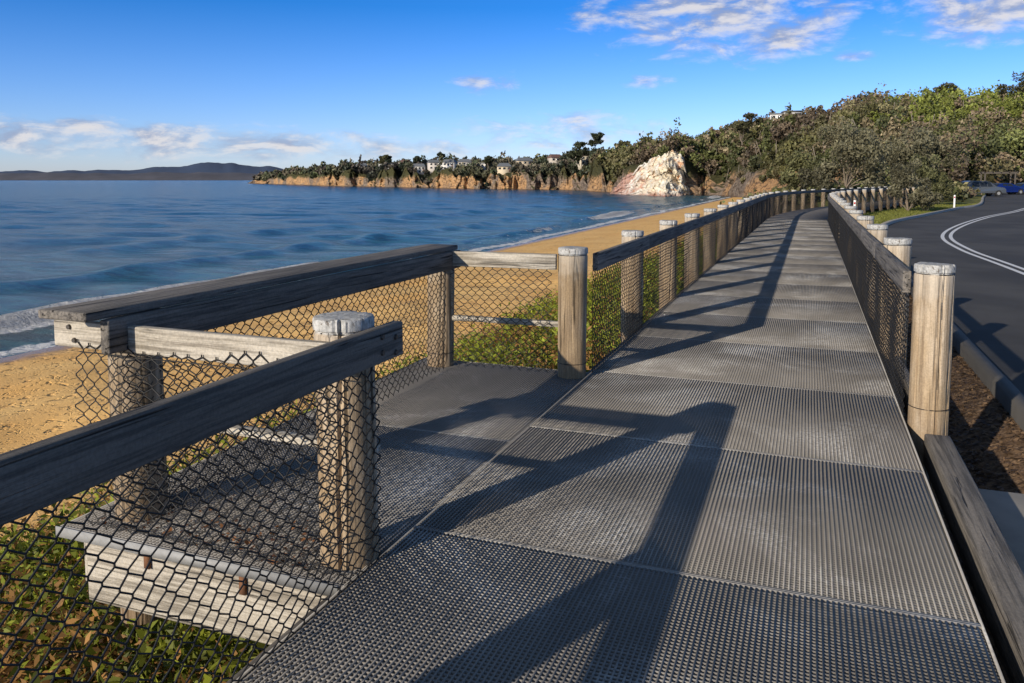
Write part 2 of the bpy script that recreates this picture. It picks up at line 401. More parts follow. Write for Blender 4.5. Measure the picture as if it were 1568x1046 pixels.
f1=empty('timber_fence')
for y in (-2.0,.3): post(f1,-1.79,y)
timber('top_rail',(-1.632,-3,1.0),(-1.632,2.93,1.0),.05,.145,M_rail,f1,.008)
chainlink(f1,(-1.661,-2.5),(-1.661,2.86),-.06,.93,wav=.02)
hwire(f1,(-1.664,-2.5,0.0),(-1.664,2.86,0.0))
for z in (.90,.965): bolt(f1,(-1.604,2.75,z)); bolt(f1,(-1.604,2.86,z-.02))
bay=empty('lookout_railing')
post(bay,-1.79,2.77,1.04,r=.122); post(bay,-2.97,2.80,.99); post(bay,-2.97,6.08,.99); post(bay,-1.79,6.1,1.055)
timber('south_rail',(-3.25,2.625,.955),(-1.67,2.625,.955),.045,.12,M_pale,bay)
timber('south_mid_rail',(-2.86,2.93,.44),(-1.74,2.93,.44),.06,.035,M_pale,bay)
timber('north_rail',(-2.82,6.0,1.0),(-1.9,6.02,1.0),.05,.125,M_pale,bay)
timber('north_mid_rail',(-2.88,6.08,.44),(-1.88,6.10,.44),.05,.045,M_pale,bay)
timber('sea_rail',(-2.825,2.50,.998),(-2.825,6.14,.998),.05,.15,M_rail,bay,.008)
timber('sea_cap',(-2.975,2.42,1.04),(-2.975,6.16,1.04),.28,.04,M_rail,bay,.008)
chainlink(bay,(-3.09,2.598),(-1.70,2.598),-.02,.87,wav=.024)
chainlink(bay,(-2.852,2.62),(-2.852,6.0),0,.93,wav=.012)
chainlink(bay,(-2.85,6.04),(-1.90,6.06),0,.93,wav=.012)
hwire(bay,(-3.09,2.6,.82),(-1.7,2.6,.82)); hwire(bay,(-3.09,2.6,.02),(-1.7,2.6,.02))
for x in (-3.15,-3.12): bolt(bay,(x,2.598,.93 if x<-3.13 else .87),'y')
f2=empty('timber_fence')
yp=[8.4,10.7,13.0]+[13.0+2.35*i for i in range(1,27)]
for y in yp:
    o,_=pathoff(y); post(f2,-1.79+o,y,1.05,detail=y<16,wires=y<20)
segs=[6.23]+[yp[i] for i in range(0,len(yp))]
for i in range(len(segs)-1):
    a,b=segs[i],segs[i+1]; oa,_=pathoff(a); ob,_=pathoff(b)
    timber('top_rail',(-1.632+oa,a,1.0),(-1.632+ob,b-.004,1.0),.05,.145,M_rail,f2,.006)
chainlink(f2,(-1.661,6.24),(-1.661,20),-.02,.90,wav=.010)
chainlink(f2,(-1.661,20),(-1.661,74),-.02,.90,w=.10,h=.1,r=.0038,curve=pathoff,tw=0)
hwire(f2,(-1.664,6.24,.01),(-1.664,32,.01))
f3=empty('timber_fence')
yr=[5.72+2.4*i for i in range(29)]
for y in yr:
    o,_=pathoff(y); post(f3,.765+o,y,1.055,detail=y<14,wires=y<20)
for i in range(len(yr)-1):
    a,b=yr[i],yr[i+1]
    oa,_=pathoff(a); ob,_=pathoff(b)
    timber('top_rail',(.605+oa,a,1.0),(.605+ob,b-.004,1.0),.05,.145,M_rail,f3,.006)
chainlink(f3,(.634,5.85),(.634,20),-.02,.90,wav=.012)
chainlink(f3,(.634,20),(.634,70),-.02,.90,w=.10,h=.1,r=.0038,curve=pathoff,tw=0)

# ------------------------------------------------------------ road
kerb=crom([(1.75,-60,0),(1.75,-20,0),(1.72,9,0),(1.9,22,0),(2.4,31,0),(3.4,38,0),(5.6,46,0),(9.0,58,0),(12,68,0),(17,95,0),(21,115,0),(28,150,0),(40,190,0)],10)
V=[];F=[]
RZ=-.30
for p in kerb:
    for k in range(8): V.append((p.x+(60 if k==7 else k*k*1.0),p.y,RZ))
for j in range(len(kerb)-1):
    for k in range(7): F.append((j*8+k,j*8+k+1,(j+1)*8+k+1,(j+1)*8+k))
mesh_np('road',V,F,M_asphalt)
def ribbon(name,pts,off0,off1,z,zb,m,parent=None):
    V=[];F=[];n=len(pts)
    for i,p in enumerate(pts):
        t=(pts[min(i+1,n-1)]-pts[max(i-1,0)]).normalized(); nn=Vector((t.y,-t.x,0))
        a=p+nn*off0;b=p+nn*off1
        V+=[(a.x,a.y,z),(b.x,b.y,z)]
        if zb is not None: V+=[(a.x,a.y,zb),(b.x,b.y,zb)]
    s=4 if zb is not None else 2
    for i in range(n-1):
        a=i*s;F.append((a,a+1,a+s+1,a+s))
        if s==4: F+=[(a+1,a+3,a+7,a+5),(a+2,a,a+4,a+6)]
    return mesh_np(name,V,F,m,parent)
kn=[p for p in kerb if p.y<27]; kf=[p for p in kerb if p.y>=kn[-1].y]
ribbon('kerb',kn,-.13,.0,RZ+.10,RZ-.2,M_kerb); ribbon('kerb',kf,-.2,.0,RZ+.11,RZ-.2,M_concrete)
cl=crom([(5.2,-60,0),(5.0,-20,0),(4.6,5,0),(4.15,19,0),(3.95,24.5,0),(4.3,30,0),(5.8,37,0),(8.4,46,0),(11.2,54,0),(14,63,0)],12)
mk=empty('road_marking')
ribbon('line_a',cl,-.16,-.05,RZ+.004,None,M_paint,mk); ribbon('line_b',cl,.08,.19,RZ+.004,None,M_paint,mk)
boxes('concrete_slab',[(.98,1.60,3.6,5.35,-.45,-.27)],M_concrete,None,.01)
n=12000; c=np.stack([rng.uniform(.9,1.62,n),rng.uniform(2,16,n),np.full(n,0.)],1)
c[:,2]=[gz(a,b)+.012 for a,b in c[:,:2]]
c=c[~((c[:,1]<5.37)&(c[:,1]>3.5)&(c[:,0]>.96))]; n=len(c)
def leafmass(name,C,S,COL,parent=None,m=None,flat=0.0,aspect=.55,up=None):
    C=np.asarray(C,np.float32); n=len(C); S=np.asarray(S,np.float32).reshape(-1,1)
    a=rng.normal(size=(n,3)); a[:,2]*=(1-flat); a/=np.linalg.norm(a,axis=1)[:,None]
    if up is not None: a=a*(1-up)+np.array([0,0,1.])*up; a/=np.linalg.norm(a,axis=1)[:,None]
    b=rng.normal(size=(n,3)); b[:,2]*=(1-flat); b=np.cross(a,b)
    if flat>0: b=np.cross(a,np.array([0,0,1.])+rng.normal(size=(n,3))*.3)
    b/=np.linalg.norm(b,axis=1)[:,None]+1e-6
    V=np.stack([C-a*S,C+b*S*aspect-a*S*.1,C+a*S,C-b*S*aspect-a*S*.1],1).reshape(-1,3)
    F=np.arange(n*4).reshape(-1,4); cols=np.repeat(COL,4,axis=0)
    return mesh_np(name,V,F,m or M_leaf,parent,cols=cols)
g=rng.uniform(.4,1.7,n)[:,None]*np.array([[.17,.11,.065]])
leafmass('bark_mulch',c,rng.uniform(.008,.03,n),g,flat=.8)
n=260; c=np.stack([rng.uniform(-3.1,-1.8,n),2.6+np.abs(rng.normal(0,.25,n)),np.full(n,.008)],1)
leafmass('leaf_litter',c,rng.uniform(.006,.022,n),rng.uniform(.5,1.4,n)[:,None]*np.array([[.26,.12,.05]]),flat=.8)

# ------------------------------------------------------------ hill / coast terrain
T=np.array([ # b, d0, zbase, d1, zridge, cliff
(-.335,1200,-5,1215,-4,0),(-.323,1150,-5,1230,3.0,5),(-.305,1060,-5,1130,6.5,8),(-.285,960,-5,1060,9.5,10),(-.236,740,-5,850,11.2,11),(-.20,690,-5,800,12,9),(-.153,620,-5,750,12.8,8),(-.07,510,-5,640,11.6,7),(.013,470,-5,600,11.6,8),(.071,446,-5,560,13.2,9),
(.125,355,-5,440,12.5,7),(.15,325,-5,400,12.5,10),(.179,305,-5,390,13.4,14),(.208,296,-5,390,15,15),(.225,292,-4.5,400,16.5,9),(.238,291,-4.5,400,18.5,2),(.262,290,-3.6,400,22.2,0),(.304,230,-1.5,380,24.0,0),(.345,190,-.5,360,25.2,0),(.387,150,-.5,330,24.5,0),(.428,125,-.5,300,24,0),
(.511,118,-.5,260,22.2,0),(.594,122,-.5,240,20.3,0),(.651,128,-.5,230,20.6,0),(.76,120,-.5,230,21.0,0),(.926,110,-.5,230,22,0),(1.3,95,-.5,230,22,0)])
def hcol(b): return [np.interp(b,T[:,0],T[:,k]) for k in range(1,6)]
def cmod(b): return max(.15,.9+1.7*noise.noise(Vector((b*42,7,0)))+.8*noise.noise(Vector((b*130,7,0))))
def hill(b,t):
    d0,zb,d1,zr,cl=hcol(b)
    big=.14<b<.235
    if not big:
        d0*=1+noise.noise(Vector((b*60,0,0)))*.03+noise.noise(Vector((b*190,3,0)))*.008
        cl*=cmod(b)
        cl=min(cl,zr-zb-1.5) if zr-zb>2 else cl
    if t<=1:
        d=d0+(d1-d0)*t
        tt=min(1,t/.06); z=zb+cl*(tt*tt*(3-2*tt))
        sm=1-(1-t)**1.7
        z+= (zr-zb-cl)*sm
        nz=noise.fractal(Vector((b*14,t*2.5,1)),1.0,2.0,4)
        z+=nz*2.4*min(1,t*5)
        if cl>0 and t<.1 and not big:
            z+=noise.noise(Vector((b*130,t*40,5)))*3.0*min(1,t*25); d+=(noise.noise(Vector((b*170,t*60,8)))+noise.noise(Vector((b*400,t*90,8)))*.6)*.01*d0
        if cl>0 and not big: z+= 2.5*noise.noise(Vector((b*40,3,5)))*min(1,t*20)*max(0,1-t*2)
        if big: z+= -3.0*max(0,1-t/.08)
    else:
        d=d1+(t-1)*500; z=zr-(t-1)*4+noise.noise(Vector((b*14,1,1)))*1.5
    x,y=at(b,d); return x,y,z,d
bs=np.concatenate([np.linspace(-.335,.25,620),np.linspace(.252,1.3,150)])
ts=list(np.linspace(0,.1,16))+list(np.linspace(.12,1,30))+[1.1,1.4,2,4]
V=[hill(b,t)[:3] for b in bs for t in ts]; nt=len(ts)
V=[(x,y,z if k%nt else z-2.5) for k,(x,y,z) in enumerate(V)]
F=[(i*nt+j,(i+1)*nt+j,(i+1)*nt+j+1,i*nt+j+1) for i in range(len(bs)-1) for j in range(nt-1)]
def hillmat():
    m,t,b=mat('hill_ground',.95); g=t.new('ShaderNodeNewGeometry'); P=g.outputs['Position']; b.inputs['Specular IOR Level'].default_value=.1
    sp=t.new('ShaderNodeSeparateXYZ'); t.l.new(g.outputs['Normal'],sp.inputs[0]); pp=t.new('ShaderNodeSeparateXYZ'); t.l.new(P,pp.inputs[0])
    n=t.noise(P,.03,6,.65); n2=t.noise(t.mapping(P,(1,1,3)),.35,6,.7); n6=t.noise(t.mapping(P,(1,1,.3)),.02,5,.6,.5)
    rock=t.mix(t.mapr(n,.44,.56),(.27,.21,.16),(.58,.34,.16)); rock=t.mix(t.mapr(n2,.48,.60,0,.85),rock,(.09,.065,.05)); rock=t.mix(t.mapr(n2,.41,.33,0,.7),rock,(.62,.52,.38))
    grn=t.mix(n2,(.040,.042,.018),(.12,.11,.05))
    k=t.mapr(t.math('MULTIPLY_ADD',n2,.30,sp.outputs[2]),1.0,.86)
    low=t.mapr(t.math('ADD',t.math('MULTIPLY',n2,7),t.math('MULTIPLY_ADD',n6,14,pp.outputs[2])),15.5,12.5)
    foot=t.mapr(t.math('MULTIPLY_ADD',n2,3,pp.outputs[2]),-2.2,-3.2)
    c=t.mix(t.math('MULTIPLY',k,low),grn,rock); c=t.mix(foot,c,(.10,.06,.045)); t.l.new(c,b.inputs['Base Color'])
    t.l.new(t.bump(n2,1.0,2.0),b.inputs['Normal']); return m
mesh_np('hill',V,F,hillmat(),smooth=True)

def cliffmat():
    m,t,b=mat('sandstone',.95); g=t.new('ShaderNodeNewGeometry'); P=g.outputs['Position']; b.inputs['Specular IOR Level'].default_value=.1
    a=t.new('ShaderNodeAttribute'); a.attribute_name='u'; av=t.new('ShaderNodeAttribute'); av.attribute_name='v'
    n=t.noise(P,.10,6,.62,.8); n2=t.noise(t.mapping(P,(1,1,1.4),rot=(.5,.3,0)),.17,8,.66,.9); n3=t.noise(P,.8,5,.6)
    w=t.math('ADD',a.outputs['Fac'],t.math('MULTIPLY',t.math('SUBTRACT',n,.5),1.3))
    c=t.mix(t.mapr(w,.22,.50),(.62,.38,.30),(.88,.77,.58))
    c=t.mix(t.mapr(n,.50,.60,0,.85),c,(.92,.88,.78))
    c=t.mix(t.mapr(n2,.55,.62,0,.8),c,(.66,.34,.17)); c=t.mix(t.mapr(n2,.37,.31,0,.7),c,(.30,.18,.13)); c=t.mix(t.mapr(n3,.60,.72,0,.35),c,(.35,.22,.15))
    base=t.mapr(t.math('MULTIPLY_ADD',n,.30,av.outputs['Fac']),.34,.20,0,.9); c=t.mix(base,c,(.34,.15,.11))
    t.l.new(c,b.inputs['Base Color']); t.l.new(t.bump(t.math('ADD',n2,t.math('MULTIPLY',n3,.25)),1.0,2.6),b.inputs['Normal']); return m
MC=cliffmat()
def cliff(b0,b1,topf,ddf,lean,rough,seed,nu=180,nv=90,zb=-5.2):
    V=[];U=[];W=[]
    for i in range(nu):
        u=i/(nu-1); b=b0+(b1-b0)*u
        top=topf(u)+noise.noise(Vector((u*9,seed,0)))*1.6*rough+noise.noise(Vector((u*31,seed,0)))*1.0*rough
        dd=ddf(u)
        for j in range(nv):
            v=j/(nv-1); z=zb+(top-zb)*v
            r=noise.ridged_multi_fractal(Vector((u*4.5+v*2.5,v*1.8,seed)),1,2,5,1,2)
            led=2.2*noise.cell(Vector((u*8+v*4,v*4-u*2,seed)))+.9*noise.cell(Vector((u*20-v*5,v*9+u*6,seed)))
            d=dd+lean*v**1.1+((1.1-r)*4.6*math.sin(math.pi*min(.95,v+.05))+noise.noise(Vector((u*22,v*9,4)))*.8+led)*rough
            if j==nv-1: d+=14; z-=1
            x,y=at(b,d); V.append((x,y,z)); U.append(u); W.append(v)
    F=[(i*nv+j,(i+1)*nv+j,(i+1)*nv+j+1,i*nv+j+1) for i in range(nu-1) for j in range(nv-1)]
    mesh_np('sandstone_cliff',V,F,MC,attrs={'u':U,'v':W})
cliff(.124,.232,lambda u:np.interp(u,[0,.06,.13,.24,.36,.5,.64,.76,.86,.93,1],[-4.5,-1.5,1.0,4.5,7.6,9.6,12.0,12.6,9.5,3.5,-3.5]),lambda u:np.interp(u,[0,.3,.65,.85,1],[328,299,281,284,296]),16,1.0,2)

def ridge(name,pts,d,m,depth=500):
    V=[];F=[];n=220;bs=np.linspace(pts[0][0],pts[-1][0],n)
    for i,b in enumerate(bs):
        h=np.interp(b,[p[0] for p in pts],[p[1] for p in pts])*(1+.16*noise.fractal(Vector((b*30,d,0)),1,2,4))
        for (dd,k) in ((0,-.02),(depth*.3,.45),(depth*.7,.8),(depth,1),(depth*2,.7)):
            x,y=at(b,d+dd); V.append((x,y,-4.4+h*k))
    F=[(i*5+j,(i+1)*5+j,(i+1)*5+j+1,i*5+j+1) for i in range(n-1) for j in range(4)]
    return mesh_np(name,V,F,m,smooth=True)
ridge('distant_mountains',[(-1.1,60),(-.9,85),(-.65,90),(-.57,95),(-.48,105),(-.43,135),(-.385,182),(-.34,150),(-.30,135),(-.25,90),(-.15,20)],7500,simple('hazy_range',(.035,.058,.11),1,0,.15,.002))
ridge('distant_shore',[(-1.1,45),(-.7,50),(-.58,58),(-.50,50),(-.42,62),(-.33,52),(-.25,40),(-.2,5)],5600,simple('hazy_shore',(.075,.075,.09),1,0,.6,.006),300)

# ------------------------------------------------------------ foliage
HOUSES=((-.19,.50,10,8,4,(.5,.47,.42),'g',0),(-.158,.45,12,8,4,(.62,.6,.55),'g',1),(-.135,.6,10,7,4,(.5,.46,.4),'r',0),(-.118,.40,11,8,4,(.62,.6,.55),'g',0),(-.098,.55,10,8,4,(.55,.5,.45),'g',0),(-.08,.38,11,8,4,(.6,.57,.52),'g',0),(-.06,.6,10,7,4,(.5,.46,.4),'g',0),(-.03,.5,10,8,4,(.58,.55,.5),'g',1),(.015,.5,10,7,4,(.55,.45,.32),'g',0),(.055,.6,9,7,4,(.45,.4,.34),'r',0),(-.01,.3,9,7,3.5,(.6,.5,.35),'g',0),(.345,.97,14,7,4,(.62,.6,.57),'g',1),(.09,.5,9,7,4,(.5,.45,.35),'r',0),(.352,.9,7,6,3,(.5,.48,.45),'g',1))
PAL=np.array([(.105,.10,.038),(.145,.13,.062),(.070,.078,.030),(.175,.14,.08),(.10,.11,.035),(.14,.105,.068)])
def crown(c,R,H,n,size,base,lobes=6):
    L=rng.normal(size=(lobes,3)); L/=np.linalg.norm(L,axis=1)[:,None]; L*=rng.uniform(.25,.75,(lobes,1)); 
    lr=rng.uniform(.32,.55,lobes); k=rng.integers(0,lobes,n)
    d=rng.normal(size=(n,3)); d/=np.linalg.norm(d,axis=1)[:,None]
    p=L[k]+d*(lr[k]*rng.uniform(.55,1.05,n))[:,None]
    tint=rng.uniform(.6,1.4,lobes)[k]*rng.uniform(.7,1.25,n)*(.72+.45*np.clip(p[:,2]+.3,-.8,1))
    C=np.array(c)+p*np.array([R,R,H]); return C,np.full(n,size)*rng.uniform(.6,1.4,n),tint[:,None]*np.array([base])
CC=[];SS=[];KK=[]
def add(t): CC.append(t[0]);SS.append(t[1]);KK.append(t[2])
for _ in range(4900):
    far=rng.random()<.52
    b=rng.uniform(-.325,.245) if far else rng.uniform(.225,1.0)
    t=rng.uniform(.02,1.04)**(.85) 
    if .128<b<.226 and t<.13: continue
    x,y,z,d=hill(b,t)
    cl=hcol(b)[4]
    if cl>0 and t<.13 and (cmod(b)>.6 or rng.random()<.5): continue
    if not far and t<.04: continue
    if any(abs(b-h[0])*d<h[2]*.55 and t<h[1]+.05 and t>h[1]-.22 for h in HOUSES): continue
    cn=noise.noise(Vector((x*.02,y*.02,0))); c2=noise.noise(Vector((x*.006,y*.006,4)))
    R=rng.uniform(1.3,3.6)*(1.15 if far else 1.0)*(1+.5*max(0,cn)); H=R*rng.uniform(.65,1.15)
    if rng.random()<.07: H*=1.7
    if far and t<.14: R*=.55;H*=.45
    if t>.85: H*=rng.uniform(.7,1.4)
    base=PAL[int(np.clip(round(2.5+cn*6+rng.normal()*1.1),0,5))]*(1+.9*c2)*rng.uniform(.7,1.3)
    if .46<b<.66 and .35<t<.95 and cn>-.1 and rng.random()<.8: base=np.array((.15,.17,.033))*rng.uniform(.75,1.15)
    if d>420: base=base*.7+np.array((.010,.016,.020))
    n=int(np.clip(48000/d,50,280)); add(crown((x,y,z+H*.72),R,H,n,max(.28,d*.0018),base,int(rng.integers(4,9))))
for _ in range(900):
    y=rng.uniform(78,290); x=rng.uniform(-8,22+y*.12)
    kx=np.interp(y,[68,95,115,150,190],[12,17,21,28,40])
    if x>kx-1.5: continue
    R=rng.uniform(.7,2.0); base=PAL[rng.integers(0,6)]*1.05
    add(crown((x,y,gz(x,y)+R*.45),R,R*.7,90,.22,base))
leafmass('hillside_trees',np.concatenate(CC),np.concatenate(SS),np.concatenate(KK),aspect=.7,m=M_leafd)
P0=[];P1=[]
for _ in range(170):
    b=rng.uniform(.235,.60); t=rng.uniform(.06,.8)
    if noise.noise(Vector((b*20,t*4,1)))<0: continue
    x,y,z,d=hill(b,t); h=rng.uniform(2.5,5.5)
    P0.append((x,y,z)); P1.append((x+rng.normal()*.9,y+rng.normal()*.9,z+h))
V,F=tube_segs(P0,P1,.08); mesh_np('bare_trunks',V,F,simple('pale_bark',(.26,.22,.17),.9))

def tree(name,x,y,z,H,R,n,size,base,trunk=.16,crown_lo=.3,lobes=10,flat=.6):
    e=empty(name,(0,0,0)); V=[];F=[]
    def limb(p,q,r0,r1,seg=5,N=7):
        p=Vector(p);q=Vector(q);b0=len(V); d=(q-p).normalized(); a=d.orthogonal().normalized(); c=d.cross(a)
        for i in range(seg+1):
            t=i/seg; m=p.lerp(q,t)+Vector((noise.noise(p+Vector((t*2,0,0))),noise.noise(p+Vector((0,t*2,5))),0))*.15*(q-p).length*math.sin(math.pi*t); r=r0+(r1-r0)*t
            for k in range(N):
                g=k/N*6.283; V.append(tuple(m+(a*math.cos(g)+c*math.sin(g))*r))
        for i in range(seg):
            for k in range(N): F.append((b0+i*N+k,b0+i*N+(k+1)%N,b0+(i+1)*N+(k+1)%N,b0+(i+1)*N+k))
    fork=(x,y,z+H*crown_lo*1.1); limb((x,y,z-.3),fork,trunk,trunk*.7)
    cs=[]
    for i in range(lobes):
        g=i/lobes*6.283+rng.uniform(-.3,.3); rr=R*rng.uniform(.25,.72); zz=z+H*rng.uniform(crown_lo+.12,.86)
        tip=(x+rr*math.cos(g),y+rr*math.sin(g),zz); limb(fork,tip,trunk*.45,trunk*.1,4,5); cs.append(tip)
    cs.append((x,y,z+H*.85))
    mesh_np('trunk_and_limbs',V,F,M_bark,e,smooth=True)
    C=[];S=[];K=[]
    for c in cs:
        r=R*rng.uniform(.33,.5); q=crown(c,r,r*flat*1.2,n//len(cs),size,np.array(base)*rng.uniform(.75,1.25),5); C.append(q[0]);S.append(q[1]);K.append(q[2])
    leafmass('crown',np.concatenate(C),np.concatenate(S),np.concatenate(K),e,aspect=.45)
G1=(.20,.185,.11);G2=(.16,.16,.07)
tree('banksia_tree',3.0,80,-.4,7.4,4.6,9000,.16,G1,.2,.15,12,.8)
tree('banksia_tree',10.4,96,-.4,7.6,4.6,8000,.17,G1,.2,.2,12,.8)
tree('banksia_tree',-.8,92,-.6,5.0,3.2,6000,.16,G2,.2,.12,10,.8)
tree('coastal_shrub',5.5,53,-.35,3.0,1.9,6000,.085,G1,.08,.02,9,.9)
tree('coastal_shrub',7.8,66,-.35,3.6,2.3,5000,.10,G2,.08,.02,9,.9)
for b,d,h,r,nm in ((.088,450,19,6.5,'norfolk_pine'),(.078,455,15,5,'pine_tree'),(.105,450,15,5.5,'pine_tree'),(.29,300,12,5,'gum_tree'),(.30,330,11,6,'gum_tree'),(.44,300,10,4,'gum_tree'),(.448,298,9,3.5,'gum_tree'),(.545,235,9.5,6,'gum_tree'),(.53,240,8,5,'gum_tree'),(.64,205,10,8,'gum_tree'),(.668,205,8.5,7,'gum_tree'),(-.03,520,14,4,'pine_tree'),(-.12,640,13,4,'pine_tree'),(-.09,600,12,4,'pine_tree'),(-.16,660,12,6,'gum_tree'),(.14,420,12,6,'gum_tree'),(.17,400,11,6,'gum_tree')):
    d0,zb,d1,zr,cl=hcol(b); t=(d-d0)/(d1-d0); x,y,z,_=hill(b,min(1,max(.02,t)))
    tree(nm,x,y,z,h,r,2200,max(.4,d*.0014),(.07,.08,.04) if 'pine' in nm else (.115,.11,.05),.3,.4 if 'pine' in nm else .25,11,.6)

CC=[];SS=[];KK=[]
def plant(x,y,near):
    z=gz(x,y); n=85 if near else 45
    kn=noise.noise(Vector((x*.9,y*.9,2)))+rng.normal()*.20-(.25 if y<3.0 and x>-4 else 0)
    h=rng.uniform(.22,.55); R=rng.uniform(.18,.42)
    base=np.array((.27,.30,.03)) if kn>-.02 else (np.array((.16,.18,.03)) if kn>-.16 else np.array((.34,.18,.055)))
    p=rng.normal(size=(n,3))*np.array([R*.5,R*.5,h*.35])+np.array([x,y,z+h*.45])
    if x>-3.4: p[:,2]=np.minimum(p[:,2],-.30 if y<2.5 else -.34)
    s=rng.uniform(.022,.058,n)*(1 if near else 1.2)*(.75 if kn<-.16 else 1)
    CC.append(p);SS.append(s);KK.append(rng.uniform(.45,1.35,n)[:,None]*base*(1+rng.normal(size=(n,1))*.12))
for _ in range(1250): plant(rng.uniform(-6.6,-1.95),rng.uniform(.2,9),True)
for _ in range(550): plant(rng.uniform(-6.9,-3.5),rng.uniform(1.5,7),True)
for _ in range(1800): plant(rng.uniform(-5.8,-1.95),rng.uniform(6.4,40),False)
for _ in range(400): plant(rng.uniform(-7.5,-5.8),rng.uniform(3,30),False)
leafmass('dune_plants',np.concatenate(CC),np.concatenate(SS),np.clip(np.concatenate(KK),.01,1),aspect=.36)
n=36000; x=rng.uniform(-6.6,-1.85,n); y=rng.uniform(.2,26,n)
zz=np.array([gz(a,b)+.07 for a,b in zip(x,y)])
C=np.stack([x,y,zz],1)
col=np.where(rng.random(n)[:,None]<.6,np.array([[.42,.23,.08]]),np.array([[.22,.24,.04]]))*rng.uniform(.5,1.4,n)[:,None]
leafmass('dune_grass',C,rng.uniform(.05,.17,n),col,aspect=.05,up=.55)
n=16000; y=rng.uniform(27,70,n); kx=np.interp(y,[27,31,38,46,58,68,72],[2.1,2.4,3.4,5.6,9,12,13])-.2; px_=np.array([.95+pathoff(q)[0] for q in y]); x=px_+(kx-px_)*rng.random(n)
C=np.stack([x,y,np.full(n,-.30)],1); leafmass('verge_grass',C,rng.uniform(.04,.12,n),np.array([[.22,.23,.05]])*rng.uniform(.5,1.5,n)[:,None],aspect=.12,up=.5)

# ------------------------------------------------------------ small objects
M_white=simple('white_paint',(.78,.78,.76),.5); M_red=simple('reflector_red',(.5,.02,.02),.3); M_glass=simple('car_glass',(.02,.025,.03),.1); M_tyre=simple('tyre',(.02,.02,.02),.8)
M_roofg=simple('roof_iron',(.16,.17,.18),.6); M_roofr=simple('roof_tile',(.16,.09,.07),.8); M_win=simple('window_glass',(.03,.04,.05),.1)
def guide_post(x,y,z):
    e=empty('guide_post'); boxes('stake',[(x-.05,x+.05,y-.02,y+.02,z-.2,z+.95)],M_white,e,.008); boxes('reflector',[(x-.035,x+.035,y-.026,y-.021,z+.75,z+.85)],M_red,e); boxes('cap',[(x-.052,x+.052,y-.022,y+.022,z+.951,z+.97)],M_tyre,e)
guide_post(2.0,42,-.35); guide_post(8.7,58,-.35)
def car(name,x,y,z,yaw,color,suv):
    e=empty(name,(x,y,z)); e.rotation_euler=(0,0,yaw); L=2.3; W=.92
    paint,t,b=mat(name+'_paint',.25,color,.5); b.inputs['Coat Weight'].default_value=.6
    if suv: prof=[(-L,.35),(-L,.95),(-L+.12,1.1),(-1.95,1.68),(-1.6,1.75),(.2,1.72),(.6,1.6),(1.25,1.12),(2.1,.98),(L,.8),(L,.35)]
    else: prof=[(-L,.3),(-L,.85),(-1.9,1.0),(-1.3,1.38),(-.6,1.46),(.2,1.42),(1.1,1.0),(2.0,.85),(L,.62),(L,.3)]
    n=len(prof); V=[];F=[]
    def wfac(zz): return W*(1-.18*max(0,(zz-1.0))/.6)
    for s in (-1,1):
        for (a,h) in prof: V.append((a,s*wfac(h),h))
    for i in range(n): j=(i+1)%n; F.append((i,j,n+j,n+i))
    me=bpy.data.meshes.new('body'); me.from_pydata(V,[],F+[tuple(range(n))[::-1],tuple(range(n,2*n))]); me.materials.append(paint)
    o=link(bpy.data.objects.new('body',me),e); m=o.modifiers.new('b','BEVEL'); m.width=.06; m.segments=3
    zt=1.62 if suv else 1.36; zl=1.1 if suv else .98
    for s in (-1,1):
        spans=((-1.75,-.75),(-.68,.1),(.17,.75)) if suv else ((-1.2,-.45),(-.38,.45))
        for (a,c) in spans:
            sl=.45 if c>.4 else .05
            vv=[(a+(.12 if a<-1 else 0),s*(wfac(zl)+.012),zl),(c,s*(wfac(zl)+.012),zl),(c-sl*.6,s*(wfac(zt)+.012),zt),(a+.2 if a<-1 else a,s*(wfac(zt)+.012),zt)]
            me=bpy.data.meshes.new('side_window'); me.from_pydata(vv,[],[(0,1,2,3)]); me.materials.append(M_glass); link(bpy.data.objects.new('side_window',me),e)
        for a in (-1.4,1.4):
            bm=bmesh.new(); bmesh.ops.create_cone(bm,cap_ends=True,segments=24,radius1=.35,radius2=.35,depth=.24); me=bpy.data.meshes.new('wheel'); bm.to_mesh(me); bm.free(); me.materials.append(M_tyre)
            w=link(bpy.data.objects.new('wheel',me),e); w.location=(a,s*(W-.08),.35); w.rotation_euler=(math.pi/2,0,0)
            bm=bmesh.new(); bmesh.ops.create_cone(bm,cap_ends=True,segments=16,radius1=.2,radius2=.18,depth=.26); me=bpy.data.meshes.new('hub'); bm.to_mesh(me); bm.free(); me.materials.append(M_steel)
            w=link(bpy.data.objects.new('hub',me),e); w.location=(a,s*(W-.08),.35); w.rotation_euler=(math.pi/2,0,0)
    (ra,rz,rb,rz2)=(-2.2,1.15,-1.98,1.6) if suv else (-1.85,1.03,-1.35,1.36)
    for nm,(a0,z0,a1,z1) in (('rear_window',(ra-.02,rz,rb-.02,rz2)),('windscreen',((1.22,1.17,.68,1.58) if suv else (1.1,1.03,.3,1.4)))):
        vv=[(a0,-.72,z0+.01),(a0,.72,z0+.01),(a1,.66,z1+.01),(a1,-.66,z1+.01)]
        me=bpy.data.meshes.new(nm); me.from_pydata(vv,[],[(0,1,2,3)]); me.materials.append(M_glass); link(bpy.data.objects.new(nm,me),e).location=((-.02 if 'rear' in nm else .03),0,.01)
    boxes('tail_lights',[(-L-.015,-L+.01,-.85,-.6,.75,.95),(-L-.015,-L+.01,.6,.85,.75,.95)],M_red,e)
car('parked_suv',*at(.595,90),RZ,math.radians(22),(.13,.14,.15),True)
car('parked_car',*at(.625,100),RZ,math.radians(28),(.01,.035,.22),False)
car('parked_car',*at(.655,104),RZ,math.radians(30),(.012,.05,.26),False)
e=empty('log_fence')
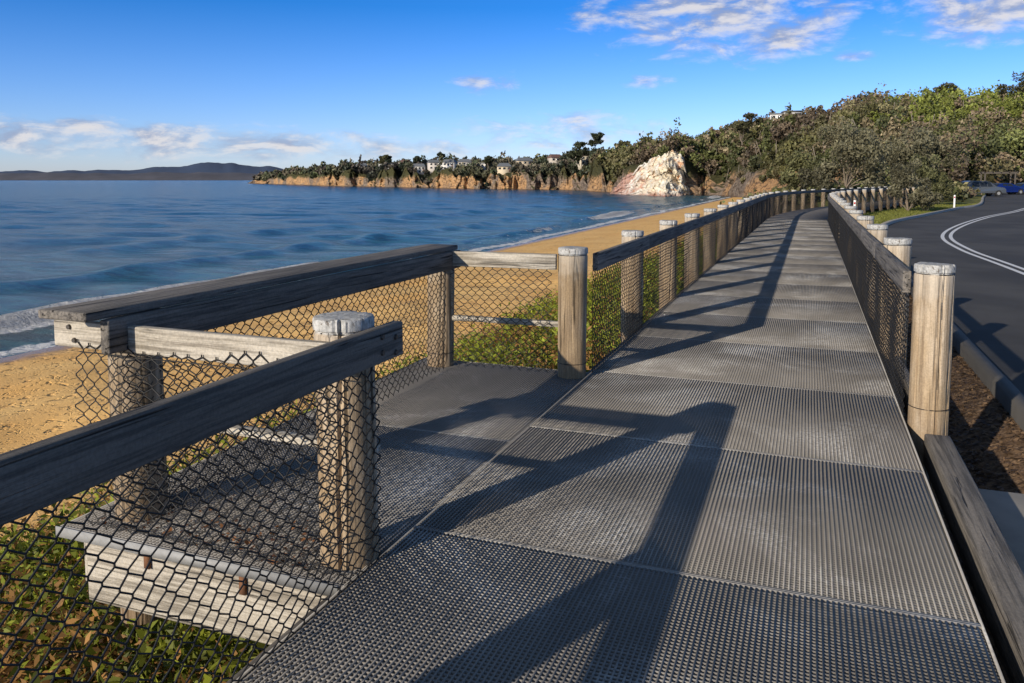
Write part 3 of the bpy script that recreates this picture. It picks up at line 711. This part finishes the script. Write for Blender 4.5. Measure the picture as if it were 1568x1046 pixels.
for i in range(8):
    b=.535+.012*i; x,y=at(b,92+i*2.0); post(e,x,y,.95,-.6,.13,False,detail=False)
x0,y0=at(.535,92); x1,y1=at(.535+.084,106)
timber('log_rail',(x0,y0,.55),(x1,y1,.55),.1,.14,M_rail,e)
e=empty('picnic_shelter'); x,y=at(.615,122)
for dx in (-2,2):
    for dy in (-1.5,1.5): boxes('shelter_post',[(x+dx-.1,x+dx+.1,y+dy-.1,y+dy+.1,-.4,2.5)],M_joist,e)
timber('beam_a',(x-2.4,y-1.5,2.7),(x+2.4,y-1.5,2.7),.12,.2,M_joist,e); timber('beam_b',(x-2.4,y+1.5,2.7),(x+2.4,y+1.5,2.7),.12,.2,M_joist,e)
for k in range(5): timber('rafter',(x-2.2+k*1.1,y-2,2.82),(x-2.2+k*1.1,y+2,2.82),.08,.12,M_joist,e)
boxes('table',[(x-.9,x+.9,y-.4,y+.4,.35,.42),(x-.9,x+.9,y-.8,y-.55,.05,.11),(x-.9,x+.9,y+.55,y+.8,.05,.11),(x-.7,x-.6,y-.7,y+.7,-.35,.34),(x+.6,x+.7,y-.7,y+.7,-.35,.34)],M_rail,e)
def house(b,t,w,dp,h,wall,roof,flat=False,lift=2.0):
    roof=M_roofg if roof=='g' else M_roofr
    x,y,z,d=hill(b,t); e=empty('coastal_house',(x,y,z+lift)); yaw=math.atan2(-x,y)+rng.uniform(-.5,.5); e.rotation_euler=(0,0,yaw)
    wm=simple('wall_paint',wall,.8,0,.08,.5)
    boxes('walls',[(-w/2,w/2,-dp/2,dp/2,-6,h)],wm,e)
    if flat: boxes('roof',[(-w/2-.5,w/2+.5,-dp/2-.8,dp/2+.5,h+.01,h+.35)],roof,e)
    else:
        V=[(-w/2-.5,-dp/2-.6,h-.1),(w/2+.5,-dp/2-.6,h-.1),(w/2+.5,dp/2+.6,h-.1),(-w/2-.5,dp/2+.6,h-.1),(-w/2+1.5,0,h+2.2),(w/2-1.5,0,h+2.2)]
        me=bpy.data.meshes.new('roof'); me.from_pydata(V,[],[(0,1,5,4),(2,3,4,5),(1,2,5),(3,0,4),(3,2,1,0)]); me.materials.append(roof); link(bpy.data.objects.new('roof',me),e)
    k=int(w//2.6); B=[]
    for i in range(k):
        xx=-w/2+(i+.5)*w/k
        for z0 in ([h-2.0] if h<4 else [h-2.0,h-4.8]): B.append((xx-.8,xx+.8,-dp/2-.06,-dp/2-.01,z0,z0+1.3))
    boxes('windows',B,M_win,e); boxes('door',[(w/2-1.6,w/2-.7,-dp/2-.09,-dp/2-.062,0,2.1)],M_roofr,e)
for h in HOUSES: house(*h,1.2 if h[0]<.3 else 2.6)

# ------------------------------------------------------------ camera
cam=bpy.data.cameras.new('camera'); co=bpy.data.objects.new('camera',cam); link(co); scene.camera=co
cam.sensor_width=36; cam.lens=36*1205/1568; cam.clip_start=.05; cam.clip_end=40000
pitch=math.radians(5); cam.shift_y=-(248-1205*math.tan(pitch))/1568
co.location=(0,0,1.6); co.rotation_euler=(math.pi/2-pitch,0,A)

# ------------------------------------------------------------ light
EL=math.radians(18.5); AZ=math.radians(180+23)
sd=Vector((math.sin(AZ)*math.cos(EL),math.cos(AZ)*math.cos(EL),math.sin(EL)))
sun=bpy.data.lights.new('sun','SUN'); sun.energy=5.0; sun.angle=math.radians(.5); sun.color=(1,.89,.74)
so=link(bpy.data.objects.new('sun',sun)); so.rotation_mode='QUATERNION'; so.rotation_quaternion=sd.to_track_quat('Z','Y'); so.location=(-20,-40,30)
w=bpy.data.worlds.new('World'); scene.world=w; w.use_nodes=True; t=NT(w); bg=t.n['Background']; out=t.n['World Output']
sky=t.new('ShaderNodeTexSky',sky_type='NISHITA'); sky.sun_disc=False; sky.sun_elevation=EL; sky.sun_rotation=AZ; sky.air_density=1.0; sky.dust_density=.3; sky.ozone_density=2.0
tc=t.new('ShaderNodeTexCoord'); D=tc.outputs['Generated']; sp=t.new('ShaderNodeSeparateXYZ'); t.l.new(D,sp.inputs[0])
el=t.math('MULTIPLY',t.math('ARCSINE',sp.outputs[2]),57.2958); az=t.math('MULTIPLY',t.math('ARCTAN2',sp.outputs[0],sp.outputs[1]),57.2958)
tint=t.mix(t.mapr(el,0,12,0,1,False),(.86,1.02,1.75),(.12,.56,1.25))
tint=t.mix(t.mapr(el,14,35),tint,(.80,.68,.58))
skyc=t.mix(1.0,sky.outputs[0],tint,'MULTIPLY'); t.l.new(skyc,bg.inputs['Color']); bg.inputs['Strength'].default_value=.125
cb=t.new('ShaderNodeCombineXYZ'); t.l.new(t.math('MULTIPLY',az,.28),cb.inputs[0]); t.l.new(t.math('MULTIPLY',el,.75),cb.inputs[1])
n=t.noise(cb.outputs[0],1.0,8,.62,.25); nb=t.noise(t.mapping(cb.outputs[0],(1,1,1),(.12,-.28,0)),1.0,5,.6,.25)
dens=None
for (a,e_,hw,hh,wt) in ((-6.6,12.4,8.2,3.2,1.9),(-3.2,9.9,4.4,1.8,1.8),(10.2,10.4,5.2,1.8,1.9),(-52,3.0,9,1.0,1.5),(-42,2.5,13,1.2,1.6),(-31,2.2,9,.9,1.3),(-22.6,7.0,2.7,.8,1.3),(-11.2,6.9,2.1,.6,1.1),(-17,3.4,10,1.5,1.15),(2.3,8.1,1.7,.4,1.1),(-1.2,11.4,2.5,.6,.8),(60,14,18,5,1),(-100,20,25,7,1),(150,25,30,9,1)):
    qa=t.math('DIVIDE',t.math('SUBTRACT',az,a),hw); qe=t.math('DIVIDE',t.math('SUBTRACT',el,e_),hh)
    m=t.math('SUBTRACT',wt,t.math('ADD',t.math('MULTIPLY',qa,qa),t.math('MULTIPLY',qe,qe)))
    dens=m if dens is None else t.math('MAXIMUM',dens,m)
dens=t.math('MAXIMUM',dens,-1.5)
k=t.math('ADD',t.math('MULTIPLY',dens,.5),t.math('MULTIPLY',t.math('SUBTRACT',n,.52),2.7))
cover=t.mapr(k,.0,1.15,0,.92)
lit=t.mapr(t.math('SUBTRACT',n,nb),-.12,.12)
cc=t.mix(lit,(.36,.42,.60),(.86,.83,.84))
bg2=t.new('ShaderNodeBackground'); t.l.new(cc,bg2.inputs[0]); bg2.inputs[1].default_value=.9
mx=t.new('ShaderNodeMixShader'); t.l.new(cover,mx.inputs[0]); t.l.new(bg.outputs[0],mx.inputs[1]); t.l.new(bg2.outputs[0],mx.inputs[2]); t.l.new(mx.outputs[0],out.inputs['Surface'])
scene.view_settings.view_transform='Standard'; scene.view_settings.look='None'; scene.view_settings.exposure=0
print('OBJECTS',len(bpy.data.objects))
